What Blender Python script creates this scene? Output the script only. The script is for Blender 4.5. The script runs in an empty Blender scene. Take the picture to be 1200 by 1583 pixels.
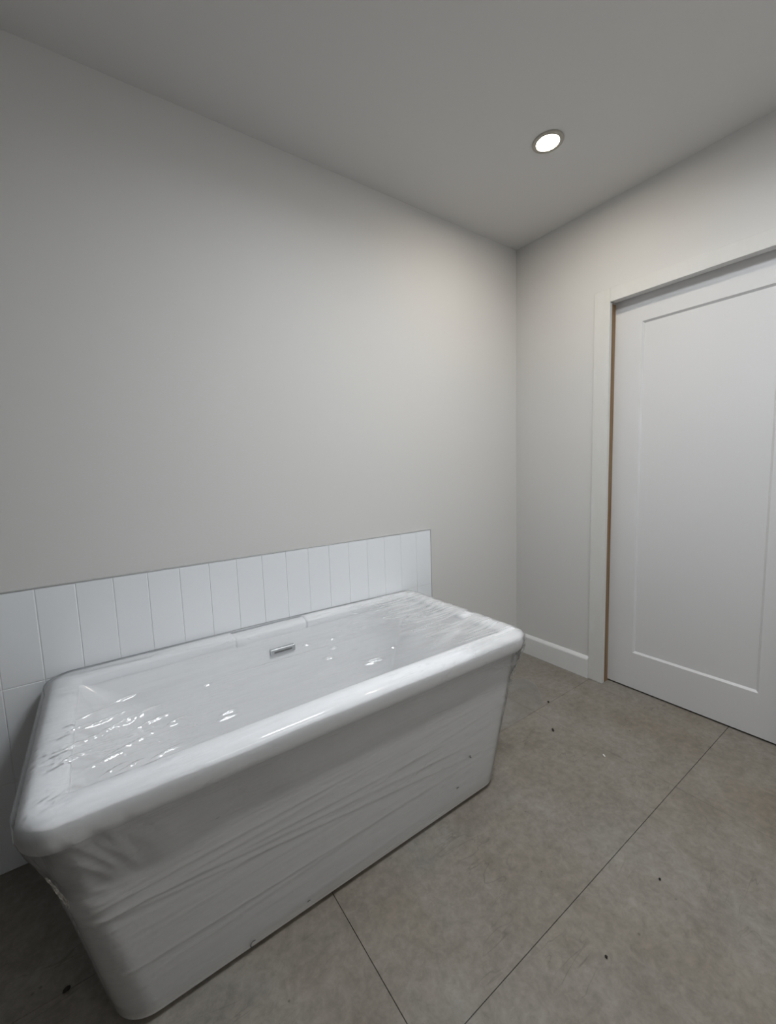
import bpy, bmesh, math, random
from mathutils import Vector, Matrix, noise
random.seed(7)
scene = bpy.context.scene
C = scene.collection
R = math.radians

# ------------------------------------------------------------------ camera
H = 2.4786                                   # ceiling height
CAM = Vector((-2.1697, -1.6658, 1.2111))
yaw, pitch, roll = R(35.065), R(-6.042), R(-1.965)
d = Vector((math.sin(yaw)*math.cos(pitch), math.cos(yaw)*math.cos(pitch), math.sin(pitch)))
r0 = Vector((math.cos(yaw), -math.sin(yaw), 0)); u0 = r0.cross(d)
rr_ = r0*math.cos(roll)+u0*math.sin(roll); uu_ = -r0*math.sin(roll)+u0*math.cos(roll)
cam = bpy.data.cameras.new('camera'); cam_o = bpy.data.objects.new('camera', cam); C.objects.link(cam_o)
cam.sensor_fit = 'VERTICAL'; cam.sensor_height = 36.0; cam.sensor_width = 36.0
cam.lens = 636.77/1583*36.0; cam.clip_start = 0.02
m = Matrix((rr_, uu_, -d)).transposed().to_4x4(); m.translation = CAM
cam_o.matrix_world = m
scene.camera = cam_o

# ------------------------------------------------------------------ world, added daylight lamps, exposure
world = bpy.data.worlds.new('sky'); scene.world = world; world.use_nodes = True
world.node_tree.nodes['Background'].inputs[0].default_value = (0.75, 0.85, 1.0, 1)
world.node_tree.nodes['Background'].inputs[1].default_value = 1.0
ADDED_SKY = dict(x=-1.20, y=-1.33, sx=0.50, sy=0.50, shaft=0.085)      # made-up roof window out of view, added to light the room from above
sl = bpy.data.lights.new('added_roof_light', 'AREA'); sl.shape = 'RECTANGLE'
sl.size, sl.size_y = ADDED_SKY['sx']-0.04, ADDED_SKY['sy']-0.04
sl.energy = 26.0; sl.color = (0.91, 0.955, 1.0)
slo = bpy.data.objects.new('added_roof_light', sl); C.objects.link(slo)
slo.location = (ADDED_SKY['x'], ADDED_SKY['y'], H+ADDED_SKY['shaft']-0.012)
ADDED_WIN = dict(x0=-1.75, x1=-0.75, z0=1.15, z1=2.05)                # made-up frosted window behind the viewer, added as front fill
wl = bpy.data.lights.new('added_front_light', 'AREA'); wl.shape = 'RECTANGLE'
wl.size, wl.size_y = ADDED_WIN['x1']-ADDED_WIN['x0']-.08, ADDED_WIN['z1']-ADDED_WIN['z0']-.08
wl.energy = 7.5; wl.color = (1.0, 0.98, 0.95)
wlo = bpy.data.objects.new('added_front_light', wl); C.objects.link(wlo)
wlo.location = ((ADDED_WIN['x0']+ADDED_WIN['x1'])/2, -2.972, (ADDED_WIN['z0']+ADDED_WIN['z1'])/2); wlo.rotation_euler = (R(90), 0, 0)
vs = scene.view_settings
vs.view_transform = 'Standard'; vs.look = 'None'; vs.gamma = 1.0; vs.use_curve_mapping = False
vs.exposure = -0.06

# ------------------------------------------------------------------ helpers
def link(o, parent=None):
    C.objects.link(o)
    if parent is not None:
        o.parent = parent
        o.matrix_parent_inverse = parent.matrix_world.inverted() if False else Matrix.Translation(-parent.location)
    return o
def meshobj(name, verts, faces, mat, parent=None, smooth=False):
    me = bpy.data.meshes.new(name); me.from_pydata([tuple(v) for v in verts], [], faces); me.update()
    me.materials.append(mat)
    if smooth:
        me.polygons.foreach_set('use_smooth', [True]*len(me.polygons))
    o = bpy.data.objects.new(name, me)
    return link(o, parent)
def boxes(name, bl, mat, parent=None, bevel=0.0, seg=1):
    bm = bmesh.new()
    for (x0, x1, y0, y1, z0, z1) in bl:
        r = bmesh.ops.create_cube(bm, size=1.0)
        for v in r['verts']:
            v.co = Vector((x0+(x1-x0)*(v.co.x+.5), y0+(y1-y0)*(v.co.y+.5), z0+(z1-z0)*(v.co.z+.5)))
    if bevel > 0:
        bmesh.ops.bevel(bm, geom=bm.edges[:], offset=bevel, segments=seg, affect='EDGES', profile=0.5)
    me = bpy.data.meshes.new(name); bm.to_mesh(me); bm.free(); me.materials.append(mat)
    return link(bpy.data.objects.new(name, me), parent)
def empty(name, loc=(0, 0, 0)):
    o = bpy.data.objects.new(name, None); o.location = loc; o.empty_display_size = 0.1
    return link(o)
def tag(o, label, cat, group=None):
    o['label'] = label; o['category'] = cat
    if group: o['group'] = group
    return o
def struct(o):
    o['kind'] = 'structure'; return o
def extrude_profile(name, prof, axis, a0, a1, mat, parent=None):
    """closed 2-D profile swept along x or y; prof = [(u, z)]"""
    n = len(prof)
    f = (lambda a, u, z: (a, u, z)) if axis == 'x' else (lambda a, u, z: (u, a, z))
    vs_ = [f(a0, u, z) for u, z in prof]+[f(a1, u, z) for u, z in prof]
    fc = [(i, (i+1) % n, n+(i+1) % n, n+i) for i in range(n)]+[tuple(range(n))[::-1], tuple(range(n, 2*n))]
    o = meshobj(name, vs_, fc, mat, parent)
    bm = bmesh.new(); bm.from_mesh(o.data); bmesh.ops.recalc_face_normals(bm, faces=bm.faces[:]); bm.to_mesh(o.data); bm.free()
    return o

# ------------------------------------------------------------------ materials
def newmat(name):
    mt = bpy.data.materials.new(name); mt.use_nodes = True
    nt = mt.node_tree; return mt, nt, nt.nodes['Principled BSDF']
def nd(nt, t, **kw):
    n = nt.nodes.new(t)
    for k, v in kw.items(): setattr(n, k, v)
    return n
def ramp(nt, src, stops):
    n = nd(nt, 'ShaderNodeValToRGB'); cr = n.color_ramp
    while len(cr.elements) < len(stops): cr.elements.new(0.5)
    for e, (p_, c_) in zip(cr.elements, stops):
        e.position = p_; e.color = c_ if len(c_) == 4 else (*c_, 1)
    nt.links.new(src, n.inputs[0]); return n
def noise_n(nt, scale, detail=2.0, rough=0.5, vec=None, dist=0.0):
    n = nd(nt, 'ShaderNodeTexNoise'); n.inputs['Scale'].default_value = scale
    n.inputs['Detail'].default_value = detail; n.inputs['Roughness'].default_value = rough
    n.inputs['Distortion'].default_value = dist
    if vec is not None: nt.links.new(vec, n.inputs['Vector'])
    return n
def objvec(nt, scale=(1, 1, 1), rot=(0, 0, 0)):
    tc = nd(nt, 'ShaderNodeTexCoord'); mp = nd(nt, 'ShaderNodeMapping')
    mp.inputs['Scale'].default_value = scale; mp.inputs['Rotation'].default_value = rot
    nt.links.new(tc.outputs['Object'], mp.inputs[0]); return mp.outputs[0]
def bump(nt, src, bsdf, strength, dist):
    b = nd(nt, 'ShaderNodeBump'); b.inputs['Strength'].default_value = strength; b.inputs['Distance'].default_value = dist
    nt.links.new(src, b.inputs['Height'])
    if bsdf is not None: nt.links.new(b.outputs[0], bsdf.inputs['Normal'])
    return b
def simple(name, col, rough=0.5, metal=0.0, bscale=0, bstr=0.1, bdist=0.001, coat=0.0, var=0.0):
    mt, nt, b = newmat(name)
    b.inputs['Base Color'].default_value = (*col, 1); b.inputs['Roughness'].default_value = rough; b.inputs['Metallic'].default_value = metal
    if bscale or var:
        n = noise_n(nt, bscale or 5, 3, 0.6, objvec(nt))
        if bscale: bump(nt, n.outputs['Fac'], b, bstr, bdist)
        if var:
            n2 = noise_n(nt, 3.0, 4, 0.6, objvec(nt))
            rp = ramp(nt, n2.outputs['Fac'], [(0.3, tuple(c*(1-var) for c in col)), (0.7, tuple(min(1, c*(1+var)) for c in col))])
            nt.links.new(rp.outputs[0], b.inputs['Base Color'])
    if coat: b.inputs['Coat Weight'].default_value = coat; b.inputs['Coat Roughness'].default_value = 0.05
    return mt
M = {}
M['wall'] = simple('wall_paint', (0.655, 0.650, 0.638), 0.75, bscale=260, bstr=0.12, bdist=0.0006)
M['ceiling'] = simple('ceiling_paint', (0.67, 0.665, 0.655), 0.9, bscale=300, bstr=0.1, bdist=0.0005)
M['trim'] = simple('gloss_trim_paint', (0.74, 0.74, 0.735), 0.35, bscale=90, bstr=0.05, bdist=0.0005)
M['door'] = simple('door_paint', (0.70, 0.70, 0.705), 0.42, bscale=160, bstr=0.06, bdist=0.0004)
M['tile'] = simple('white_gloss_tile', (0.85, 0.88, 0.91), 0.16, bscale=7, bstr=0.18, bdist=0.002)
M['grout'] = simple('white_grout', (0.84, 0.845, 0.85), 0.85)
M['edge_trim'] = simple('tile_edge_trim', (0.55, 0.56, 0.57), 0.35, metal=0.6)
M['acrylic'] = simple('tub_acrylic', (0.885, 0.89, 0.90), 0.14)
M['foam'] = simple('packing_foam', (0.895, 0.905, 0.92), 0.7, bscale=70, bstr=0.25, bdist=0.002)
M['chrome'] = simple('chrome', (0.50, 0.51, 0.52), 0.42, metal=1.0)
M['dark'] = simple('dark_gap', (0.02, 0.02, 0.02), 0.8)
M['plinth'] = simple('plinth_gap_shadow', (0.05, 0.05, 0.05), 0.9)
M['ring'] = simple('downlight_ring', (0.42, 0.40, 0.35), 0.4)
M['grey_wall'] = simple('grey_wall_paint', (0.52, 0.515, 0.505), 0.8, bscale=200, bstr=0.1, bdist=0.0006)
M['dark_wall'] = simple('charcoal_wall_paint', (0.15, 0.148, 0.145), 0.8, bscale=200, bstr=0.1, bdist=0.0006)
M['frost'] = simple('added_frosted_glass', (0.85, 0.88, 0.90), 0.5)
M['frame'] = simple('added_window_frame', (0.78, 0.78, 0.78), 0.5)  # frames of both added windows
M['chip_white'] = simple('plaster_chip', (0.82, 0.80, 0.76), 0.9)
M['crumb'] = simple('dark_crumb', (0.03, 0.025, 0.02), 0.9)
M['pencil'] = simple('dark_scuff', (0.06, 0.06, 0.06), 0.8)

def casing_mat():
    mt, nt, b = newmat('primed_casing')
    v = objvec(nt, (6, 6, 2.2))
    n = noise_n(nt, 2.2, 4, 0.6, v)
    rp = ramp(nt, n.outputs['Fac'], [(0.35, (0.685, 0.682, 0.668)), (0.6, (0.665, 0.662, 0.638)), (0.75, (0.70, 0.70, 0.695))])
    nt.links.new(rp.outputs[0], b.inputs['Base Color']); b.inputs['Roughness'].default_value = 0.7
    n2 = noise_n(nt, 40, 3, 0.6, v); bump(nt, n2.outputs['Fac'], b, 0.15, 0.001)
    return mt
M['casing'] = casing_mat()
def wood_mat():
    mt, nt, b = newmat('raw_pine')
    v = objvec(nt, (60, 60, 1.6))
    n = noise_n(nt, 1.6, 5, 0.6, v, 0.4)
    n2 = noise_n(nt, 2.3, 3, 0.6, objvec(nt, (1, 1, 1.3)))
    rp = ramp(nt, n.outputs['Fac'], [(0.3, (0.15, 0.088, 0.040)), (0.5, (0.25, 0.165, 0.085)), (0.72, (0.34, 0.245, 0.14))])
    mx = nd(nt, 'ShaderNodeMixRGB', blend_type='MULTIPLY'); mx.inputs[0].default_value = 0.8
    rp2 = ramp(nt, n2.outputs['Fac'], [(0.35, (1, 0.78, 0.6)), (0.6, (1, 1, 1))])
    nt.links.new(rp.outputs[0], mx.inputs[1]); nt.links.new(rp2.outputs[0], mx.inputs[2])
    nt.links.new(mx.outputs[0], b.inputs['Base Color']); b.inputs['Roughness'].default_value = 0.75
    bump(nt, n.outputs['Fac'], b, 0.2, 0.001)
    return mt
M['wood'] = wood_mat()
def stone_mat():
    mt, nt, b = newmat('stone_look_porcelain')
    tc = nd(nt, 'ShaderNodeTexCoord'); geo = nd(nt, 'ShaderNodeNewGeometry')
    pos = geo.outputs['Position']
    big = noise_n(nt, 1.5, 6, 0.62, pos, 0.3)
    mid = noise_n(nt, 5.5, 8, 0.68, pos, 0.6)
    fin = noise_n(nt, 38, 7, 0.75, pos, 0.4)
    base = ramp(nt, mid.outputs['Fac'], [(0.25, (0.190, 0.170, 0.146)), (0.45, (0.235, 0.216, 0.190)), (0.58, (0.257, 0.238, 0.212)), (0.80, (0.298, 0.281, 0.256))])
    tint = ramp(nt, big.outputs['Fac'], [(0.34, (0.90, 0.85, 0.78)), (0.52, (1, 0.985, 0.96)), (0.68, (0.98, 1.0, 1.0))])
    mx = nd(nt, 'ShaderNodeMixRGB', blend_type='MULTIPLY'); mx.inputs[0].default_value = 1
    nt.links.new(base.outputs[0], mx.inputs[1]); nt.links.new(tint.outputs[0], mx.inputs[2])
    # fine grain
    fr = ramp(nt, fin.outputs['Fac'], [(0.28, (0.76, 0.76, 0.75)), (0.72, (1.22, 1.22, 1.22))])
    mx2 = nd(nt, 'ShaderNodeMixRGB', blend_type='MULTIPLY'); mx2.inputs[0].default_value = 1
    nt.links.new(mx.outputs[0], mx2.inputs[1]); nt.links.new(fr.outputs[0], mx2.inputs[2])
    # hairline scratches: thin level sets of a stretched noise
    mp = nd(nt, 'ShaderNodeMapping'); mp.inputs['Rotation'].default_value = (0, 0, R(28)); mp.inputs['Scale'].default_value = (1.0, 5.0, 1)
    nt.links.new(pos, mp.inputs[0])
    sc = noise_n(nt, 2.4, 3, 0.5, mp.outputs[0], 0.5)
    line = ramp(nt, sc.outputs['Fac'], [(0.494, (0, 0, 0)), (0.5, (1, 1, 1)), (0.506, (0, 0, 0))])
    gate = noise_n(nt, 4.0, 2, 0.5, pos); gr = ramp(nt, gate.outputs['Fac'], [(0.52, (0, 0, 0)), (0.62, (1, 1, 1))])
    mm = nd(nt, 'ShaderNodeMath', operation='MULTIPLY'); nt.links.new(line.outputs[0], mm.inputs[0]); nt.links.new(gr.outputs[0], mm.inputs[1])
    mm2 = nd(nt, 'ShaderNodeMath', operation='MULTIPLY'); nt.links.new(mm.outputs[0], mm2.inputs[0]); mm2.inputs[1].default_value = 0.6
    mx3 = nd(nt, 'ShaderNodeMixRGB'); nt.links.new(mm2.outputs[0], mx3.inputs[0]); nt.links.new(mx2.outputs[0], mx3.inputs[1]); mx3.inputs[2].default_value = (0.12, 0.105, 0.09, 1)
    # dark specks and smudges
    vo = nd(nt, 'ShaderNodeTexVoronoi'); vo.inputs['Scale'].default_value = 13.0; nt.links.new(pos, vo.inputs['Vector'])
    ns = noise_n(nt, 30, 3, 0.6, pos)
    ad = nd(nt, 'ShaderNodeMath', operation='MULTIPLY_ADD'); nt.links.new(ns.outputs['Fac'], ad.inputs[0]); ad.inputs[1].default_value = 0.16; nt.links.new(vo.outputs['Distance'], ad.inputs[2])
    sp = ramp(nt, ad.outputs[0], [(0.10, (1, 1, 1)), (0.125, (0, 0, 0))])
    mm3 = nd(nt, 'ShaderNodeMath', operation='MULTIPLY'); nt.links.new(sp.outputs[0], mm3.inputs[0]); mm3.inputs[1].default_value = 0.6
    mx4 = nd(nt, 'ShaderNodeMixRGB'); nt.links.new(mm3.outputs[0], mx4.inputs[0]); nt.links.new(mx3.outputs[0], mx4.inputs[1]); mx4.inputs[2].default_value = (0.09, 0.078, 0.066, 1)
    nt.links.new(mx4.outputs[0], b.inputs['Base Color'])
    rr = ramp(nt, mid.outputs['Fac'], [(0.3, (0.62, 0.62, 0.62)), (0.7, (0.5, 0.5, 0.5))]); nt.links.new(rr.outputs[0], b.inputs['Roughness'])
    b.inputs['Specular IOR Level'].default_value = 0.35
    bump(nt, fin.outputs['Fac'], b, 0.12, 0.001)
    return mt
M['stone'] = stone_mat()
M['floor_grout'] = simple('dark_floor_grout', (0.075, 0.066, 0.057), 0.95)
M['floor_base'] = M['floor_grout']

def film_mat(name, milky, streak, bstr, scale, rough=0.06, crease=0.3, gather=0.0):
    mt, nt, b = newmat(name); nt.nodes.remove(b)
    out = nt.nodes['Material Output']
    v = objvec(nt, scale)
    n1 = noise_n(nt, 1.0, 4, 0.6, v, 0.6)
    n2 = noise_n(nt, 22.0, 3, 0.6, objvec(nt), 1.5)
    st = ramp(nt, n1.outputs['Fac'], [(0.46, (0, 0, 0)), (0.72, (1, 1, 1))])
    fac = nd(nt, 'ShaderNodeMath', operation='MULTIPLY_ADD'); nt.links.new(st.outputs[0], fac.inputs[0]); fac.inputs[1].default_value = streak; fac.inputs[2].default_value = milky
    cr = noise_n(nt, 0.55, 3, 0.55, v, 0.8)
    ln = ramp(nt, cr.outputs['Fac'], [(0.478, (0, 0, 0)), (0.484, (1, 1, 1)), (0.490, (0, 0, 0))]); 
    el = ln.color_ramp.elements
    for p_, c_ in ((0.548, 0), (0.553, 1), (0.558, 0)):
        e_ = el.new(p_); e_.color = (c_, c_, c_, 1)
    gt = noise_n(nt, 3.1, 2, 0.5, objvec(nt)); gtr = ramp(nt, gt.outputs['Fac'], [(0.45, (0, 0, 0)), (0.60, (1, 1, 1))])
    lg = nd(nt, 'ShaderNodeMath', operation='MULTIPLY'); nt.links.new(ln.outputs[0], lg.inputs[0]); nt.links.new(gtr.outputs[0], lg.inputs[1])
    fac2 = nd(nt, 'ShaderNodeMath', operation='MULTIPLY_ADD', use_clamp=True); nt.links.new(lg.outputs[0], fac2.inputs[0]); fac2.inputs[1].default_value = crease; nt.links.new(fac.outputs[0], fac2.inputs[2])
    fac = fac2
    if gather:                              # film bunched in pleats towards the right end of the tub
        tcg = nd(nt, 'ShaderNodeTexCoord'); sxyz = nd(nt, 'ShaderNodeSeparateXYZ'); nt.links.new(tcg.outputs['Object'], sxyz.inputs[0])
        mr = nd(nt, 'ShaderNodeMapRange', interpolation_type='SMOOTHSTEP'); nt.links.new(sxyz.outputs[0], mr.inputs[0])
        mr.inputs[1].default_value = -1.42; mr.inputs[2].default_value = -1.02
        pl = noise_n(nt, 1.0, 2, 0.5, objvec(nt, (1.6, 17, 2), (0, 0, R(-7))), 0.2)
        plr = ramp(nt, pl.outputs['Fac'], [(0.38, (0.05, 0.05, 0.05)), (0.50, (1, 1, 1)), (0.56, (0.55, 0.55, 0.55)), (0.60, (0.12, 0.12, 0.12)), (0.66, (0.9, 0.9, 0.9))])
        pm = nd(nt, 'ShaderNodeMath', operation='MULTIPLY'); nt.links.new(mr.outputs[0], pm.inputs[0]); nt.links.new(plr.outputs[0], pm.inputs[1])
        mz = nd(nt, 'ShaderNodeMapRange', interpolation_type='SMOOTHSTEP'); nt.links.new(sxyz.outputs[2], mz.inputs[0])
        mz.inputs[1].default_value = 0.555; mz.inputs[2].default_value = 0.582
        pm2 = nd(nt, 'ShaderNodeMath', operation='MULTIPLY'); nt.links.new(pm.outputs[0], pm2.inputs[0]); nt.links.new(mz.outputs[0], pm2.inputs[1]); pm = pm2
        fac3 = nd(nt, 'ShaderNodeMath', operation='MULTIPLY_ADD', use_clamp=True); nt.links.new(pm.outputs[0], fac3.inputs[0]); fac3.inputs[1].default_value = gather; nt.links.new(fac.outputs[0], fac3.inputs[2])
        fac = fac3
    hsum = nd(nt, 'ShaderNodeMath', operation='MULTIPLY_ADD'); nt.links.new(n2.outputs['Fac'], hsum.inputs[0]); hsum.inputs[1].default_value = 0.12; nt.links.new(n1.outputs['Fac'], hsum.inputs[2])
    bp = bump(nt, hsum.outputs[0], None, bstr, 0.004)
    tr = nd(nt, 'ShaderNodeBsdfTransparent'); tr.inputs[0].default_value = (0.985, 0.985, 0.985, 1)
    df = nd(nt, 'ShaderNodeBsdfDiffuse'); df.inputs[0].default_value = (0.90, 0.905, 0.91, 1)
    tl = nd(nt, 'ShaderNodeBsdfTranslucent'); tl.inputs[0].default_value = (0.86, 0.865, 0.87, 1)
    dm = nd(nt, 'ShaderNodeMixShader'); dm.inputs[0].default_value = 0.4
    nt.links.new(df.outputs[0], dm.inputs[1]); nt.links.new(tl.outputs[0], dm.inputs[2])
    m1 = nd(nt, 'ShaderNodeMixShader'); nt.links.new(fac.outputs[0], m1.inputs[0]); nt.links.new(tr.outputs[0], m1.inputs[1]); nt.links.new(dm.outputs[0], m1.inputs[2])
    gl = nd(nt, 'ShaderNodeBsdfGlossy'); gl.inputs['Roughness'].default_value = rough; gl.inputs[0].default_value = (1, 1, 1, 1)
    fr = nd(nt, 'ShaderNodeFresnel'); fr.inputs['IOR'].default_value = 1.45
    for n in (gl, fr, df): nt.links.new(bp.outputs[0], n.inputs['Normal'])
    m2 = nd(nt, 'ShaderNodeMixShader'); nt.links.new(fr.outputs[0], m2.inputs[0]); nt.links.new(m1.outputs[0], m2.inputs[1]); nt.links.new(gl.outputs[0], m2.inputs[2])
    nt.links.new(m2.outputs[0], out.inputs['Surface'])
    return mt
M['film_top'] = film_mat('clear_film_top', 0.04, 0.10, 0.30, (2.2, 26, 6), 0.09, 0.22, 0.62)
M['film_side'] = film_mat('clear_film_side', 0.06, 0.12, 0.22, (1.4, 5, 26), 0.14, 0.22)
M['film_loose'] = film_mat('clear_film_loose', 0.07, 0.16, 0.6, (9, 9, 9), 0.08, 0.3)
def emit(name, col, s):
    mt, nt, b = newmat(name); nt.nodes.remove(b)
    e = nd(nt, 'ShaderNodeEmission'); e.inputs[0].default_value = (*col, 1); e.inputs[1].default_value = s
    nt.links.new(e.outputs[0], nt.nodes['Material Output'].inputs['Surface']); return mt

# ------------------------------------------------------------------ room shell
XL, YF = -3.35, -2.95          # left wall and the wall behind the viewer
wall_back = struct(boxes('wall_back', [(XL-.1, 0.2, 0.0, 0.1, -0.05, H+.1)], M['wall']))
DY0, DY1, DZ = -0.569, -1.335, 1.995           # door opening
wall_right = struct(boxes('wall_right', [(0.0, 0.10, DY0+.006, 0.0, -0.05, H+.1), (0.0, 0.10, DY1, DY0+.006, DZ+.012, H+.1),
                                         (0.0, 0.10, YF, DY1, -0.05, H+.1), (0.10, 0.2, YF, 0.0, -0.05, H+.1)], M['wall']))
wall_left = struct(boxes('wall_left', [(XL-.1, XL, YF, 0.0, -0.05, H+.1)], M['dark_wall']))
W_ = ADDED_WIN
wall_front = struct(boxes('wall_front', [(XL-.1, W_['x0'], YF-.1, YF, -0.05, H+.1), (W_['x1'], 0.2, YF-.1, YF, -0.05, H+.1),
                                         (W_['x0'], W_['x1'], YF-.1, YF, -0.05, W_['z0']), (W_['x0'], W_['x1'], YF-.1, YF, W_['z1'], H+.1)], M['grey_wall']))
win2 = struct(boxes('added_window_2', [(W_['x0'], W_['x0']+.04, YF-.06, YF-.01, W_['z0'], W_['z1']), (W_['x1']-.04, W_['x1'], YF-.06, YF-.01, W_['z0'], W_['z1']),
                                 (W_['x0']+.04, W_['x1']-.04, YF-.06, YF-.01, W_['z0'], W_['z0']+.04), (W_['x0']+.04, W_['x1']-.04, YF-.06, YF-.01, W_['z1']-.04, W_['z1'])], M['frame']))  # added window, never in view; holds the fill lamp
boxes('added_pane', [(W_['x0']+.04, W_['x1']-.04, YF-.040, YF-.034, W_['z0']+.04, W_['z1']-.04)], M['frost'], win2)
sx0, sx1 = ADDED_SKY['x']-ADDED_SKY['sx']/2, ADDED_SKY['x']+ADDED_SKY['sx']/2
sy0, sy1 = ADDED_SKY['y']-ADDED_SKY['sy']/2, ADDED_SKY['y']+ADDED_SKY['sy']/2
ceiling = struct(boxes('ceiling', [(XL, sx0, YF, 0, H, H+.06), (sx1, 0, YF, 0, H, H+.06), (sx0, sx1, YF, sy0, H, H+.06), (sx0, sx1, sy1, 0, H, H+.06)], M['ceiling']))
win = struct(boxes('added_window_1', [(sx0-.02, sx0, sy0, sy1, H+.06, H+ADDED_SKY['shaft']), (sx1, sx1+.02, sy0, sy1, H+.06, H+ADDED_SKY['shaft']),
                         (sx0-.02, sx1+.02, sy0-.02, sy0, H+.06, H+ADDED_SKY['shaft']), (sx0-.02, sx1+.02, sy1, sy1+.02, H+.06, H+ADDED_SKY['shaft']),
                         (sx0-.02, sx1+.02, sy0-.02, sy1+.02, H+ADDED_SKY['shaft'], H+ADDED_SKY['shaft']+.02)], M['frame']))  # added roof window, never in view; houses the overhead lamp

# floor: 600 x 1200 porcelain slabs on a recessed grout bed
floor = struct(boxes('floor', [(XL-.1, 0.2, YF-.1, 0.1, -0.05, -0.0035)], M['floor_base']))
J1, JP = -1.1047, 0.6045
rows = [J1+2*JP, J1+JP, J1, J1-JP, J1-2*JP, J1-3*JP]
cols = [0.687, -0.516, -1.719, -2.922, -4.125]
for i in range(len(rows)-1):
    ya, yb = min(rows[i], 0.0), max(rows[i+1], YF)
    for j in range(len(cols)-1):
        xa, xb = min(cols[j], 0.10), max(cols[j+1], XL)
        g = 0.0008
        gr = 0.0004 if abs(cols[j]+0.516) < .01 else g
        gl_ = 0.0004 if abs(cols[j+1]+0.516) < .01 else g
        if xa-xb < .05 or ya-yb < .05: continue
        gy1 = 0.0005 if abs(rows[i]-(J1+JP)) < .01 else g
        gy0 = 0.0005 if abs(rows[i+1]-(J1+JP)) < .01 else g
        boxes('floor_tile', [(xb+gl_, xa-gr, yb+gy0, ya-gy1, -0.0035, 0.0)], M['stone'], floor, bevel=0.0006)

# splashback: stacked vertical 100 x 300 tiles
TX, TP = -0.7335, 0.1015
zj = [0.8795, 0.5815, 0.2825, 0.0]
ncol = int((TX-XL)/TP)+1
TT = 0.0085
def tile_mesh(w, h):
    bm = bmesh.new(); r = bmesh.ops.create_cube(bm, size=1.0)
    for v in r['verts']: v.co = Vector((v.co.x*w, (v.co.y)*TT, v.co.z*h))
    e = [e_ for e_ in bm.edges if all(v.co.y < 0 for v in e_.verts)]
    bmesh.ops.bevel(bm, geom=e, offset=0.0016, segments=2, affect='EDGES', profile=0.5)
    me = bpy.data.meshes.new('tile'); bm.to_mesh(me); bm.free(); me.materials.append(M['tile']); return me
tile_cache = {}
rt = random.Random(3)
for k in range(ncol):
    xr = TX-0.0035-k*TP if k == 0 else TX-k*TP
    xl = max(TX-(k+1)*TP, XL)
    for q in range(3):
        zt_, zb = zj[q]-(0.0035 if q == 0 else 0), zj[q+1]
        w, h = xr-xl-0.0018, zt_-zb-0.0018
        if w < 0.01: continue
        key = (round(w, 4), round(h, 4))
        if key not in tile_cache: tile_cache[key] = tile_mesh(w, h)
        o = bpy.data.objects.new('tile', tile_cache[key]); link(o, wall_back)
        o.location = ((xl+xr)/2, -0.003-TT/2, (zt_+zb)/2)
        o.rotation_euler = (rt.uniform(-.0025, .0025), 0, rt.uniform(-.004, .004))
boxes('grout_bed', [(XL, TX-.001, -0.0094, 0.0, 0.0, zj[0]-.001)], M['grout'], wall_back)
boxes('edge_trim', [(XL, TX, -0.0125, 0.0, zj[0]-.0025, zj[0]+.0005)], M['edge_trim'], wall_back, bevel=0.0006)
boxes('edge_trim', [(TX-.0025, TX+.0005, -0.0125, 0.0, 0.0, zj[0]+.0005)], M['edge_trim'], wall_back, bevel=0.0006)

# baseboards with a sloped top
bp_prof = lambda s: [(0, 0), (s*0.016, 0), (s*0.016, 0.106), (s*0.0135, 0.112), (s*0.0045, 0.1225), (0, 0.1235)]
struct(extrude_profile('baseboard_right', bp_prof(-1), 'y', -0.0165, -0.489, M['trim']))
struct(extrude_profile('baseboard_back', bp_prof(-1), 'x', TX+.001, -0.0005, M['trim']))

# ------------------------------------------------------------------ sliding door, lining and casing
door = struct(empty('door_1', (0.054, -0.95, 0)))
CT = 0.009
boxes('casing', [(-CT, 0.0, DY0, DY0+.080, 0.0, DZ+.0655)], M['casing'], door, bevel=0.0012)
boxes('casing', [(-CT, 0.0, DY1-.08, DY0-.0005, DZ, DZ+.0655)], M['casing'], door, bevel=0.0012)
boxes('casing', [(-CT, 0.0, DY1-.08, DY1, 0.0, DZ-.0005)], M['casing'], door, bevel=0.0012)
boxes('jamb_lining', [(0.0, 0.013, DY0, DY0+.006, 0.0, DZ)], M['casing'], door, bevel=0.0008)
boxes('jamb_timber', [(0.013, 0.0505, DY0+.0012, DY0+.006, 0.0, DZ-.004)], M['wood'], door, bevel=0.0006)
boxes('head_lining', [(0.0, 0.040, DY1, DY0, DZ+.002, DZ+.012)], M['trim'], door, bevel=0.0008)
# door leaf: flat stiles and rails, sloped moulding, sunk centre panel
LX, LY0, LY1, LZ0, LZ1 = 0.054, DY0+.0045, DY1+.001, 0.009, DZ+.010
py0, py1, pz0, pz1 = -0.692, -1.199, 0.203, 1.877
BV, DP = 0.009, 0.009
def ring4(x, a0, a1, b0, b1): return [(x, a0, b0), (x, a1, b0), (x, a1, b1), (x, a0, b1)]
vv = ring4(LX, LY0, LY1, LZ0, LZ1)+ring4(LX, py0, py1, pz0, pz1)+ring4(LX+DP, py0-BV, py1+BV, pz0+BV, pz1-BV)+ring4(LX+.036, LY0, LY1, LZ0, LZ1)
ff = []
for a, b_ in ((0, 4), (4, 8)):
    for i in range(4): ff.append((a+i, a+(i+1) % 4, b_+(i+1) % 4, b_+i))
for i in range(4): ff.append((i, 12+i, 12+(i+1) % 4, (i+1) % 4))
ff.append((12, 15, 14, 13))
leaf = meshobj('leaf', vv, ff, M['door'], door)
pv = ring4(LX+DP, py0-BV, py1+BV, pz0+BV, pz1-BV)+ring4(LX+DP+.006, py0-BV, py1+BV, pz0+BV, pz1-BV)
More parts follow.
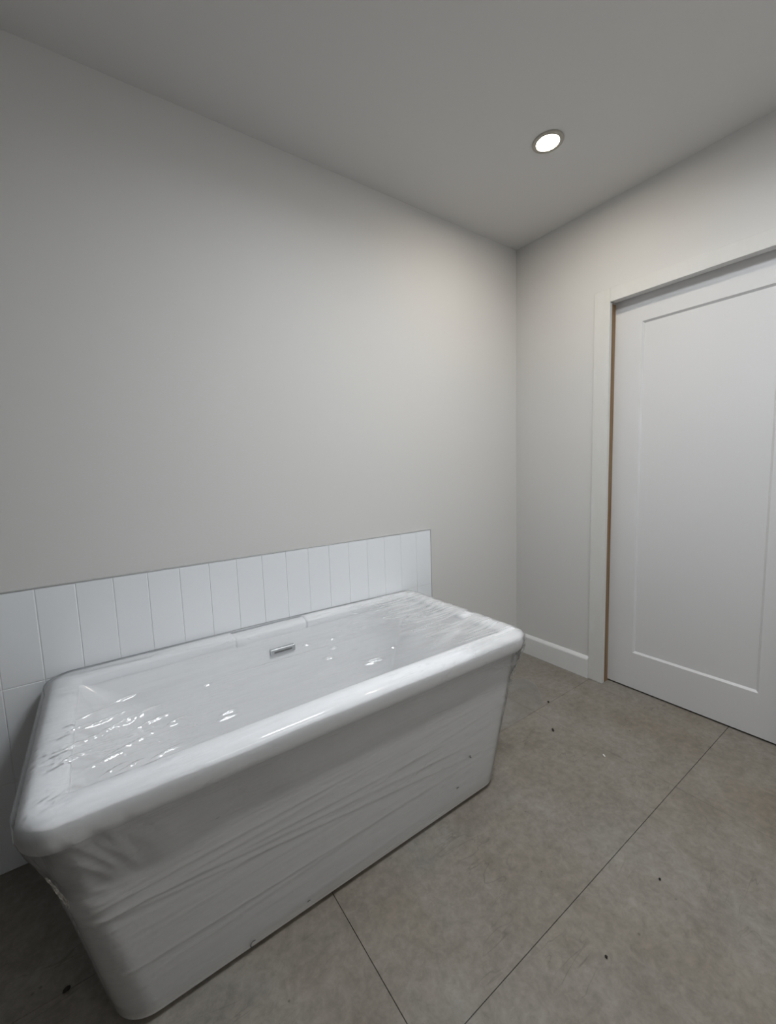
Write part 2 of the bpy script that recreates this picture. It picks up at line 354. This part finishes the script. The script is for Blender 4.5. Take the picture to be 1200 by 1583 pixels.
pan = meshobj('panel', pv, [(0, 1, 2, 3), (0, 4, 5, 1), (1, 5, 6, 2), (2, 6, 7, 3), (3, 7, 4, 0), (7, 6, 5, 4)], M['door'])
pan.parent = leaf; pan.matrix_parent_inverse = Matrix.Identity(4)
for o in (leaf, pan):
    bm = bmesh.new(); bm.from_mesh(o.data); bmesh.ops.recalc_face_normals(bm, faces=bm.faces[:]); bm.to_mesh(o.data); bm.free()

# ------------------------------------------------------------------ ceiling downlight
def disc_rings(rings, n=48):
    v, f = [], []
    for (r, z) in rings:
        for i in range(n):
            a = 2*math.pi*i/n; v.append((r*math.cos(a), r*math.sin(a), z))
    for k in range(len(rings)-1):
        for i in range(n):
            f.append((k*n+i, k*n+(i+1) % n, (k+1)*n+(i+1) % n, (k+1)*n+i))
    return v, f, n
dl = empty('downlight', (-0.588, -0.604, H))
tag(dl, 'round recessed downlight glowing warm white in the ceiling', 'light')
v, f, n = disc_rings([(0.059, 0.0), (0.059, -0.0045), (0.0575, -0.0058), (0.0450, -0.0062), (0.0430, -0.0058), (0.0425, -0.0010)])
ringo = meshobj('trim_ring', v, f, M['ring'], None, True); ringo.parent = dl
v, f, n = disc_rings([(0.0423, -0.0006), (0.0420, -0.0046), (0.030, -0.0050), (0.012, -0.0052)])
f.append(tuple(range(3*n, 4*n)))
M['lamp'] = emit('lamp_diffuser', (1.0, 0.90, 0.76), 262.0)
dif = meshobj('diffuser', v, f, M['lamp'], None, True); dif.parent = dl

# ------------------------------------------------------------------ bathtub
TCX, TCY = -1.62, -0.3785
tub = empty('bathtub', (TCX, TCY, 0))
tag(tub, 'white freestanding bathtub wrapped in clear plastic film with foam-padded rim', 'bathtub')
def rring(hx, hy, r, NX, NY, NC, cx=TCX, cy=TCY, rl=None):
    """rounded rectangle, counter-clockwise from the front-left corner; returns (x, y, nx, ny)"""
    r = max(min(r, hx-1e-4, hy-1e-4), 1e-4); q = r if rl is None else rl
    pts = []
    def side(x0, y0, x1, y1, nx, ny, n):
        for i in range(n):
            t = i/n; pts.append((x0+(x1-x0)*t, y0+(y1-y0)*t, nx, ny))
    def corner(ox, oy, a0, n, r=r):
        for i in range(n):
            a = a0+(math.pi/2)*(i/n); pts.append((ox+r*math.cos(a), oy+r*math.sin(a), math.cos(a), math.sin(a)))
    x0, x1, y0, y1 = cx-hx, cx+hx, cy-hy, cy+hy
    side(x0+q, y0, x1-r, y0, 0, -1, NX); corner(x1-r, y0+r, -math.pi/2, NC)
    side(x1, y0+r, x1, y1-r, 1, 0, NY); corner(x1-r, y1-r, 0, NC)
    side(x1-r, y1, x0+q, y1, 0, 1, NX); corner(x0+q, y1-q, math.pi/2, NC, q)
    side(x0, y1-q, x0, y0+q, -1, 0, NY); corner(x0+q, y0+q, math.pi, NC, q)
    return pts
def loft(rings, close_first=False, close_last=False):
    n = len(rings[0]); v = [p for r in rings for p in r]; f = []
    for k in range(len(rings)-1):
        for i in range(n):
            f.append((k*n+i, k*n+(i+1) % n, (k+1)*n+(i+1) % n, (k+1)*n+i))
    if close_first: f.append(tuple(range(n))[::-1])
    if close_last: f.append(tuple(range((len(rings)-1)*n, len(rings)*n)))
    return v, f
HX, HY, RC = 0.722, 0.356, 0.060       # acrylic rim, outer
ZR = 0.582                             # acrylic rim top
def body(z):                           # outer skin half sizes at height z
    t = max(0.0, min(1.0, (z-0.012)/(0.525-0.012)))
    hx = 0.622+(0.706-0.622)*t; hy_f = 0.310+(0.340-0.310)*t
    return hx, hy_f, 0.085+(0.055-0.085)*t
def ringz(hx, hy, r, z, N=(16, 10, 12), cy=TCY, rl=None): return [(x, y, z) for x, y, a, b_ in rring(hx, hy, r, *N, cy=cy, rl=rl)]
rings = []
for z in (0.012, 0.016, 0.06, 0.15, 0.25, 0.35, 0.45, 0.52):
    hx, hy, r = body(z)
    if z == 0.012: hx -= .004; hy -= .004
    rings.append(ringz(hx, hy, r, z))
rings += [ringz(HX-.002, HY-.002, RC, 0.527), ringz(HX, HY, RC, 0.533), ringz(HX, HY, RC, 0.572), ringz(HX-.003, HY-.003, RC, 0.579), ringz(HX-.010, HY-.010, RC-.006, ZR)]
rings += [ringz(HX-.058, HY-.058, 0.022, ZR), ringz(HX-.064, HY-.064, 0.018, ZR-.004)]
v, f = loft(rings, True)
shell = meshobj('shell', v, f, M['acrylic'], tub, True)
# basin: four sloped walls meeting in fairly crisp inner corners, rounded into the floor
bas = []                       # wide round corners at the left end, tight ones at the right
for z, ix, iy, r in ((ZR-.004, .064, .064, .012), (0.50, .110, .084, .014), (0.40, .168, .110, .016), (0.30, .226, .136, .02), (0.22, .272, .157, .03), (0.17, .305, .175, .04), (0.145, .335, .20, .05), (0.135, .38, .24, .04), (0.13, .45, .31, .02)):
    bas.append(ringz(HX-ix, HY-iy, r, z, rl=min(.012+.9*(ZR-.004-z), .14, HY-iy-.01)))
v, f = loft(bas, False, True)
basin = meshobj('basin', v, f, M['acrylic'], tub, True)
bm = bmesh.new(); bm.from_mesh(basin.data); bmesh.ops.recalc_face_normals(bm, faces=bm.faces[:])
up = sum(fc.normal.z for fc in bm.faces)
if up < 0: bmesh.ops.reverse_faces(bm, faces=bm.faces[:])
bm.to_mesh(basin.data); bm.free()
# plinth that carries the tub, set back under the skirt; its near-black colour paints the gap's shadow line
boxes('plinth', [(TCX-.595, TCX+.595, TCY-.274, TCY+.274, 0.0, 0.0125)], M['plinth'], tub)
# overflow cover on the far inner wall
oy = TCY+HY-.0845
ovf = boxes('overflow_cover', [(-1.669, -1.568, oy-.012, oy+.006, 0.489, 0.514)], M['chrome'], tub, bevel=0.0015)
sl_ = boxes('overflow_slot', [(-1.655, -1.582, oy-.0128, oy-.008, 0.4975, 0.5045)], M['dark'])
sl_.parent = ovf; sl_.matrix_parent_inverse = Matrix.Translation(Vector((0, 0, 0)))
# waste in the basin floor
v, f, n = disc_rings([(0.036, 0.0), (0.036, 0.004), (0.030, 0.006), (0.010, 0.0065)], 32); f.append(tuple(range(3*n, 4*n)))
wst = meshobj('waste_plug', v, f, M['chrome'], None, True); wst.parent = tub; wst.location = (0, 0.0, 0.130)

# foam edging: a padded strip folded over the rim, with a gap at the middle of the far side
FO = 0.012
NXF, NYF, NCF = 120, 60, 14
foam_prof = [(-.070, .560), (-.071, .583), (-.066, .5905), (-.055, .594), (-.030, .5965), (-.012, .5955), (.000, .590), (.008, .580), (.0115, .566), (.0115, .548), (.008, .534), (.001, .526), (-.004, .524)]
def foam_piece(name, i0, i1, seed, low=0.0):
    v, f = [], []; total = 2*NXF+2*NYF+4*NCF
    idx = list(range(i0, i1+1)); np_ = len(foam_prof)
    cache = [rring(HX+o, HY+o, max(RC+o, .012), NXF, NYF, NCF) for o, z in foam_prof]
    for i in idx:
        for k, (o, z) in enumerate(foam_prof):
            x, y, nx, ny = cache[k][i % total]
            w = noise.noise(Vector((x*7+seed, y*7, z*9)))*0.0011+noise.noise(Vector((x*25, y*25+seed, z*25)))*0.0004
            tilt = -0.010*max(0, min(1, (x-TCX)/.72))          # padding is thinner towards the right end
            y2 = min(y+ny*w, -0.0135)
            v.append((x+nx*w, y2, z+w-low+tilt*(1 if z > .55 else .5)))
    for a in range(len(idx)-1):
        for k in range(np_-1):
            f.append((a*np_+k, (a+1)*np_+k, (a+1)*np_+k+1, a*np_+k+1))
    f.append(tuple(range(np_))); f.append(tuple(range((len(idx)-1)*np_, len(idx)*np_))[::-1])
    o = meshobj(name, v, f, M['foam'], tub, True)
    bm = bmesh.new(); bm.from_mesh(o.data); bmesh.ops.recalc_face_normals(bm, faces=bm.faces[:]); bm.to_mesh(o.data); bm.free()
    return o
# index layout: front side 0..NXF, corner, right side, corner, far side (runs right -> left), corner, left side, corner
iFar = NXF+NCF+NYF+NCF
frac = lambda x: (HX-.06-(x-TCX))/(2*(HX-.06))
far_r = iFar+int(NXF*frac(-1.50)); far_l = iFar+int(NXF*frac(-1.80)); total = 2*NXF+2*NYF+4*NCF
foam_piece('rim_foam', far_l, total+NXF+NCF//2, 1.0)            # far left, left end, front
foam_piece('rim_foam', NXF+NCF//2, iFar-NCF//2, 4.0)            # right end
foam_piece('rim_foam', far_r, far_l, 6.0, 0.0065)                # flattened stretch in the middle of the far side
foam_piece('rim_foam', iFar-NCF//2, far_r, 9.0)                 # far right

# ------------------------------------------------------------------ plastic film
def fold(t, w):                        # sharp rounded ridge
    t = abs(t)/w
    return max(0.0, 1-t)**1.5 if t < 1 else 0.0
rg = random.Random(11)
# ridges on the stretched top sheet: (x, y, half length, half width, height, angle)
RIDGES = []
def ridge(x, y, L, w, h, a): RIDGES.append((x, y, L, w, h, math.cos(a), math.sin(a)))
for k in range(46):                    # long tight pleats running lengthwise
    ridge(rg.uniform(-2.2, -1.05), rg.uniform(-.72, -.06), rg.uniform(.10, .40), rg.uniform(.005, .010), rg.uniform(.0006, .0022), rg.uniform(-.10, .10))
for k in range(15):                    # pleats gathered towards the right end
    y = -.70+.64*k/14
    ridge(-1.06+rg.uniform(-.04, .04), y, rg.uniform(.20, .32), rg.uniform(.011, .015), rg.uniform(.0012, .0022), rg.uniform(-.04, .04)+.10)
# steep, sharp little creases in the stretched film; glints built into the shape, each aimed from the added roof light to the camera
for (x, y, L) in [(-2.166, -0.343, 0.05), (-2.227, -0.376, 0.06), (-2.207, -0.431, 0.07), (-2.104, -0.509, 0.05), (-2.258, -0.437, 0.04), (-2.258, -0.511, 0.07), (-2.175, -0.588, 0.08), (-2.267, -0.564, 0.04), (-2.202, -0.61, 0.05), (-2.099, -0.673, 0.05), (-2.117, -0.707, 0.06), (-2.161, -0.674, 0.03), (-2.189, -0.662, 0.03), (-1.943, -0.59, 0.035), (-1.954, -0.616, 0.045), (-1.509, -0.349, 0.02), (-1.611, -0.337, 0.02), (-1.545, -0.418, 0.02), (-1.596, -0.478, 0.025), (-1.482, -0.584, 0.04), (-1.379, -0.543, 0.015), (-1.509, -0.596, 0.03), (-2.095, -0.447, 0.03), (-1.957, -0.407, 0.02)]:
    tl_ = (Vector((ADDED_SKY['x'], ADDED_SKY['y'], H))-Vector((x, y, .594))).normalized()
    tc_ = (Vector((-2.17, -1.67, 1.21))-Vector((x, y, .594))).normalized()
    hv = tl_+tc_
    ridge(x, y, L*1.15, .0085, rg.uniform(.0090, .0110), math.atan2(hv.x, -hv.y)+rg.uniform(-.05, .05))
for (x, y, L) in ((-2.155, -.47, .07), (-2.06, -.555, .04)):  # wider folds, angled to give broad glints
    ridge(x, y, L, .013, .0150, .33)
def top_z(x, y, ins):
    """extra height of the top sheet at inset ins from the rim edge"""
    open_ = max(0.0, min(1.0, (ins-.062)/.10)); dz = -0.0065*open_*open_*(3-2*open_)
    rimk = .12+.88*max(0.0, min(1.0, (ins-.045)/.03))
    for (rx, ry, L, w, h, ca, sa) in RIDGES:
        u = (x-rx)*ca+(y-ry)*sa
        if abs(u) > L: continue
        t = -(x-rx)*sa+(y-ry)*ca
        if abs(t) > w: continue
        dz += h*fold(t, w)*(1-(u/L)**2)*rimk
    # crackled patches at the left end
    pa = math.exp(-((x+2.20)/.14)**2-((y+.53)/.07)**2)+.8*math.exp(-((x+2.07)/.06)**2-((y+.59)/.035)**2)+1.0*math.exp(-((x+2.27)/.07)**2-((y+.70)/.06)**2)+.35*math.exp(-((x+1.60)/.10)**2-((y+.07)/.05)**2)
    if pa > .03:
        dz += pa*.0045*abs(noise.noise(Vector((x*38, y*95, 2.0))))+pa*.0022*noise.noise(Vector((x*110, y*150, 5.0)))
    dz += .0007*noise.noise(Vector((x*5, y*48, 1.0)))
    return dz
NX, NY, NC = 190, 240, 16
rings = []
MARGIN = FO+.002
INS = [0.008+.004*k for k in range(0, 6)]+[0.034+.0026*k for k in range(0, 132)]
INS = [i for i in INS if i < HY+MARGIN-.004]+[HY+MARGIN-.003]
for ins in reversed(INS):
    hx, hy = HX+MARGIN-ins, HY+MARGIN-ins
    rg_ = []
    for (x, y, nx, ny) in rring(hx, hy, max(RC+MARGIN-ins, .004), NX, NY, NC):
        tilt = -0.010*max(0, min(1, (x-TCX)/.72))
        zt_ = 0.5995 if ins > .03 else 0.5995-.0045*((.03-ins)/.022)**2
        rg_.append((x, y, zt_+tilt+top_z(x, y, ins)))
    rings.append(rg_)
def hem(x, y):                         # lower edge of the folded-down top sheet
    return 0.392+.018*noise.noise(Vector((x*2.3, y*2.3, 3.0)))-.02*math.exp(-((x+2.15)/.10)**2)
SK = 26
for k in range(SK+1):
    t = k/SK
    base = rring(HX+MARGIN, HY+MARGIN, RC+MARGIN, NX, NY, NC)
    hb, hyb, rb = body(0.385); low = rring(hb+.0065, hyb+.0065, rb+.005, NX, NY, NC)
    rg_ = []
    for (x, y, nx, ny), (xb_, yb_, _a, _b) in zip(base, low):
        hz = hem(x, y)
        z = 0.590-(0.590-hz)*t
        if z < 0.548:                  # the sheet runs from the lip back to the body
            sb = min(1.0, (0.548-z)/max(.09, .548-hz-.012)); x += (xb_-x)*sb; y += (yb_-y)*sb
        corner_gather = math.exp(-(((x+2.27)/.10)**2+((y+.70)/.12)**2))+1.3*math.exp(-(((x+.93)/.06)**2+((y+.70)/.09)**2))
        s_par = x*abs(ny)+y*abs(nx)
        w = t*.0018*noise.noise(Vector((s_par*14, z*5, 7)))+3.2*t*(1-t)*(.0085*corner_gather*noise.noise(Vector((s_par*60+z*30, z*14, 2))))
        w += .0015*math.exp(-((t-1)/.05)**2)
        tilt = -0.010*max(0, min(1, (x-TCX)/.72))*(1-t)
        y2 = min(y+ny*w, -0.0125)
        rg_.append((x+nx*w, y2, z+tilt))
    rings.append(rg_)
v, f = loft(rings)
# close the middle slit
n = len(rings[0]); f.append(tuple(range(n))[::-1])
top = meshobj('film_top_sheet', v, f, M['film_top'], tub, True)
top['label'] = 'clear crinkled plastic stretched over the tub opening'
# body wrap
LINES = []
for k in range(26):
    LINES.append((rg.uniform(.05, .50), rg.uniform(-.06, .09), rg.uniform(.004, .008), rg.uniform(.0004, .0014), rg.uniform(-2.3, -.9), rg.uniform(.2, .7)))
for sl__, zz in ((.02, .36), (.045, .345), (-.03, .30), (-.085, .27), (-.12, .24), (.0, .16)):
    LINES.append((zz, sl__, .007, .0024, -1.75, .75))
rings = []
ZN = 110
for k in range(ZN+1):
    z = 0.026+(0.505-0.026)*k/ZN
    hx, hy, r = body(z); rg_ = []
    for (x, y, nx, ny) in rring(hx+.0035, hy+.0035, r+.003, 180, 80, 14):
        w = .0005*noise.noise(Vector((x*2, y*2, z*9)))
        sp = x if abs(ny) > .5 else (TCX+HX+(y+.7) if nx > 0 else TCX-HX-(y+.7))
        for (z0, slp, lw, lh, xc, xl_) in LINES:
            t = z-z0-slp*(sp+1.62)
            if abs(t) < lw and abs(sp-xc) < xl_:
                w += lh*fold(t, lw)*(1-((sp-xc)/xl_)**2)
        ga = math.exp(-(((x+2.27)/.09)**2+((y+.66)/.10)**2)-((z-.38)/.05)**2)+math.exp(-(((x+.97)/.06)**2+((y+.66)/.10)**2)-((z-.36)/.10)**2)
        w += ga*(.004+.006*noise.noise(Vector((x*40, y*40, z*40))))
        rg_.append((x+nx*w, y+ny*w, z))
    rings.append(rg_)
v, f = loft(rings)
wrap = meshobj('film_body_wrap', v, f, M['film_side'], tub, True)
wrap['label'] = 'milky stretch film wound round the tub sides'
for o in (top, wrap):
    bm = bmesh.new(); bm.from_mesh(o.data); bmesh.ops.recalc_face_normals(bm, faces=bm.faces[:])
    if sum(fc.normal.dot(fc.calc_center_median()-Vector((TCX, TCY, .3)))*fc.calc_area() for fc in bm.faces) < 0: bmesh.ops.reverse_faces(bm, faces=bm.faces[:])
    bm.to_mesh(o.data); bm.free()

# bunched film standing off the front right corner
def strip(name, path, widths, mat, parent, seed, nU=70, nV=14, amp=.006):
    v, f = [], []
    P_ = [Vector(p) for p in path]
    for i in range(nU):
        t = i/(nU-1)*(len(P_)-1); k = min(int(t), len(P_)-2); q = t-k
        c = P_[k].lerp(P_[k+1], q); wd = Vector(widths[k]).lerp(Vector(widths[k+1]), q)
        for j in range(nV):
            s = j/(nV-1)-.5
            off = Vector((noise.noise(Vector((i*.21, j*.55, seed))), noise.noise(Vector((i*.21, j*.55, seed+9))), 0))*amp
            v.append(c+wd*s+off)
    for i in range(nU-1):
        for j in range(nV-1):
            f.append((i*nV+j, i*nV+j+1, (i+1)*nV+j+1, (i+1)*nV+j))
    return meshobj(name, v, f, mat, parent, True)
strip('film_bunch', [(-.9015, -.7315, .572), (-.907, -.727, .52), (-.929, -.712, .45), (-.953, -.698, .38), (-.968, -.690, .33)],
      [(.024, .024, 0), (.030, .030, 0), (.032, .032, 0), (.028, .028, 0), (.014, .014, 0)], M['film_loose'], tub, 3.0, amp=.007)
strip('film_bunch', [(-2.3125, -.7125, .47), (-2.3015, -.7055, .43), (-2.2925, -.6985, .395), (-2.2875, -.6945, .37)],
      [(.006, -.006, 0), (.009, -.009, 0), (.011, -.011, 0), (.006, -.006, 0)], M['film_loose'], tub, 8.0, amp=.002)
# dark scuffs and pencil marks on the wrapped front
def scuff(x, z, r, a0, a1, w=.0010):
    n_ = 12; v, f = [], []
    y = TCY-body(z)[1]-.0068
    for i in range(n_+1):
        a = a0+(a1-a0)*i/n_
        for rr in (r-w, r+w): v += [(x+rr*math.cos(a), y, z+rr*math.sin(a)*1.0), (x+rr*math.cos(a), y-.0006, z+rr*math.sin(a))]
    for i in range(n_):
        k = i*4; f += [(k+1, k+3, k+7, k+5), (k, k+1, k+5, k+4), (k+3, k+2, k+6, k+7)]
    o = meshobj('scuff_mark', v, f, M['pencil'], tub); return o
scuff(-1.948, .030, .0085, R(60), R(290)); scuff(-1.797, .036, .010, R(70), R(120))
scuff(-1.17, .190, .008, R(150), R(260), .0016); scuff(-1.235, .085, .010, R(60), R(120), .0016)

# ------------------------------------------------------------------ loose things on the floor
outline = [(-.335, -.245), (-.298, -.268), (-.283, -.31), (-.295, -.355), (-.335, -.405), (-.385, -.455), (-.42, -.487), (-.52, -.497), (-.66, -.512), (-.78, -.49), (-.84, -.40), (-.80, -.28), (-.62, -.225), (-.45, -.225)]
cx_, cy_ = -.56, -.37; v, f = [], []; NR = 16; nO = len(outline)*4
for k in range(NR+1):
    t = k/NR
    for i in range(nO):
        a = outline[(i//4) % len(outline)]; b_ = outline[(i//4+1) % len(outline)]; q = (i % 4)/4
        x = cx_+(a[0]+(b_[0]-a[0])*q-cx_)*t; y = cy_+(a[1]+(b_[1]-a[1])*q-cy_)*t
        z = .0015+.006*abs(noise.noise(Vector((x*14, y*14, 4))))+.003*abs(noise.noise(Vector((x*45, y*45, 4))))
        if k >= NR-1: z = .006+.004*abs(noise.noise(Vector((x*14, y*14, 4))))-(.005 if k == NR else 0)
        v.append((x, y, z))
for k in range(NR):
    for i in range(nO):
        f.append((k*nO+i, k*nO+(i+1) % nO, (k+1)*nO+(i+1) % nO, (k+1)*nO+i))
scrap = meshobj('plastic_film_scrap', v, f, M['film_loose'], None, True)
bm = bmesh.new(); bm.from_mesh(scrap.data); bmesh.ops.remove_doubles(bm, verts=bm.verts[:], dist=1e-5); bmesh.ops.recalc_face_normals(bm, faces=bm.faces[:])
if sum(fc.normal.z for fc in bm.faces) < 0: bmesh.ops.reverse_faces(bm, faces=bm.faces[:])
bm.to_mesh(scrap.data); bm.free()
tag(scrap, 'loose scrap of clear plastic film lying on the floor beside the bathtub', 'plastic film')
def chip(name, x, y, sx, sy, sz, rot, mat, label, cat):
    bm = bmesh.new(); bmesh.ops.create_icosphere(bm, subdivisions=2, radius=1.0)
    for vtx in bm.verts:
        k = 1+.35*noise.noise(vtx.co*1.7+Vector((x*9, y*9, 0)))
        vtx.co = Vector((vtx.co.x*sx*k, vtx.co.y*sy*k, max(-1, vtx.co.z)*sz*k))
    mz = min(vtx.co.z for vtx in bm.verts)
    for vtx in bm.verts: vtx.co.z -= mz
    me = bpy.data.meshes.new(name); bm.to_mesh(me); bm.free(); me.materials.append(mat)
    o = bpy.data.objects.new(name, me); C.objects.link(o); o.location = (x, y, 0); o.rotation_euler[2] = rot
    return tag(o, label, cat)
chip('plaster_chip', -.560, -.864, .009, .0035, .003, .9, M['chip_white'], 'small white plaster chip lying on the floor tile in front of the door', 'chip')
chip('dirt_crumb', -.393, -.496, .006, .005, .004, .2, M['crumb'], 'dark dirt crumb at the edge of the clear plastic scrap', 'crumb')
chip('dirt_crumb', -.573, -.639, .011, .005, .003, .8, M['crumb'], 'flat dark dirt flake between the bathtub and the white chip', 'crumb')
chip('dirt_crumb', -.940, -1.220, .0035, .003, .003, .2, M['crumb'], 'tiny dark crumb on the open floor right of the long grout line', 'crumb')
chip('dirt_crumb', -1.252, -1.225, .004, .003, .003, 1.2, M['crumb'], 'tiny dark crumb nearest the bottom edge of the floor', 'crumb')
chip('dirt_crumb', -2.335, -.500, .008, .006, .004, .5, M['crumb'], 'dark crumb on the shaded floor left of the bathtub', 'crumb')
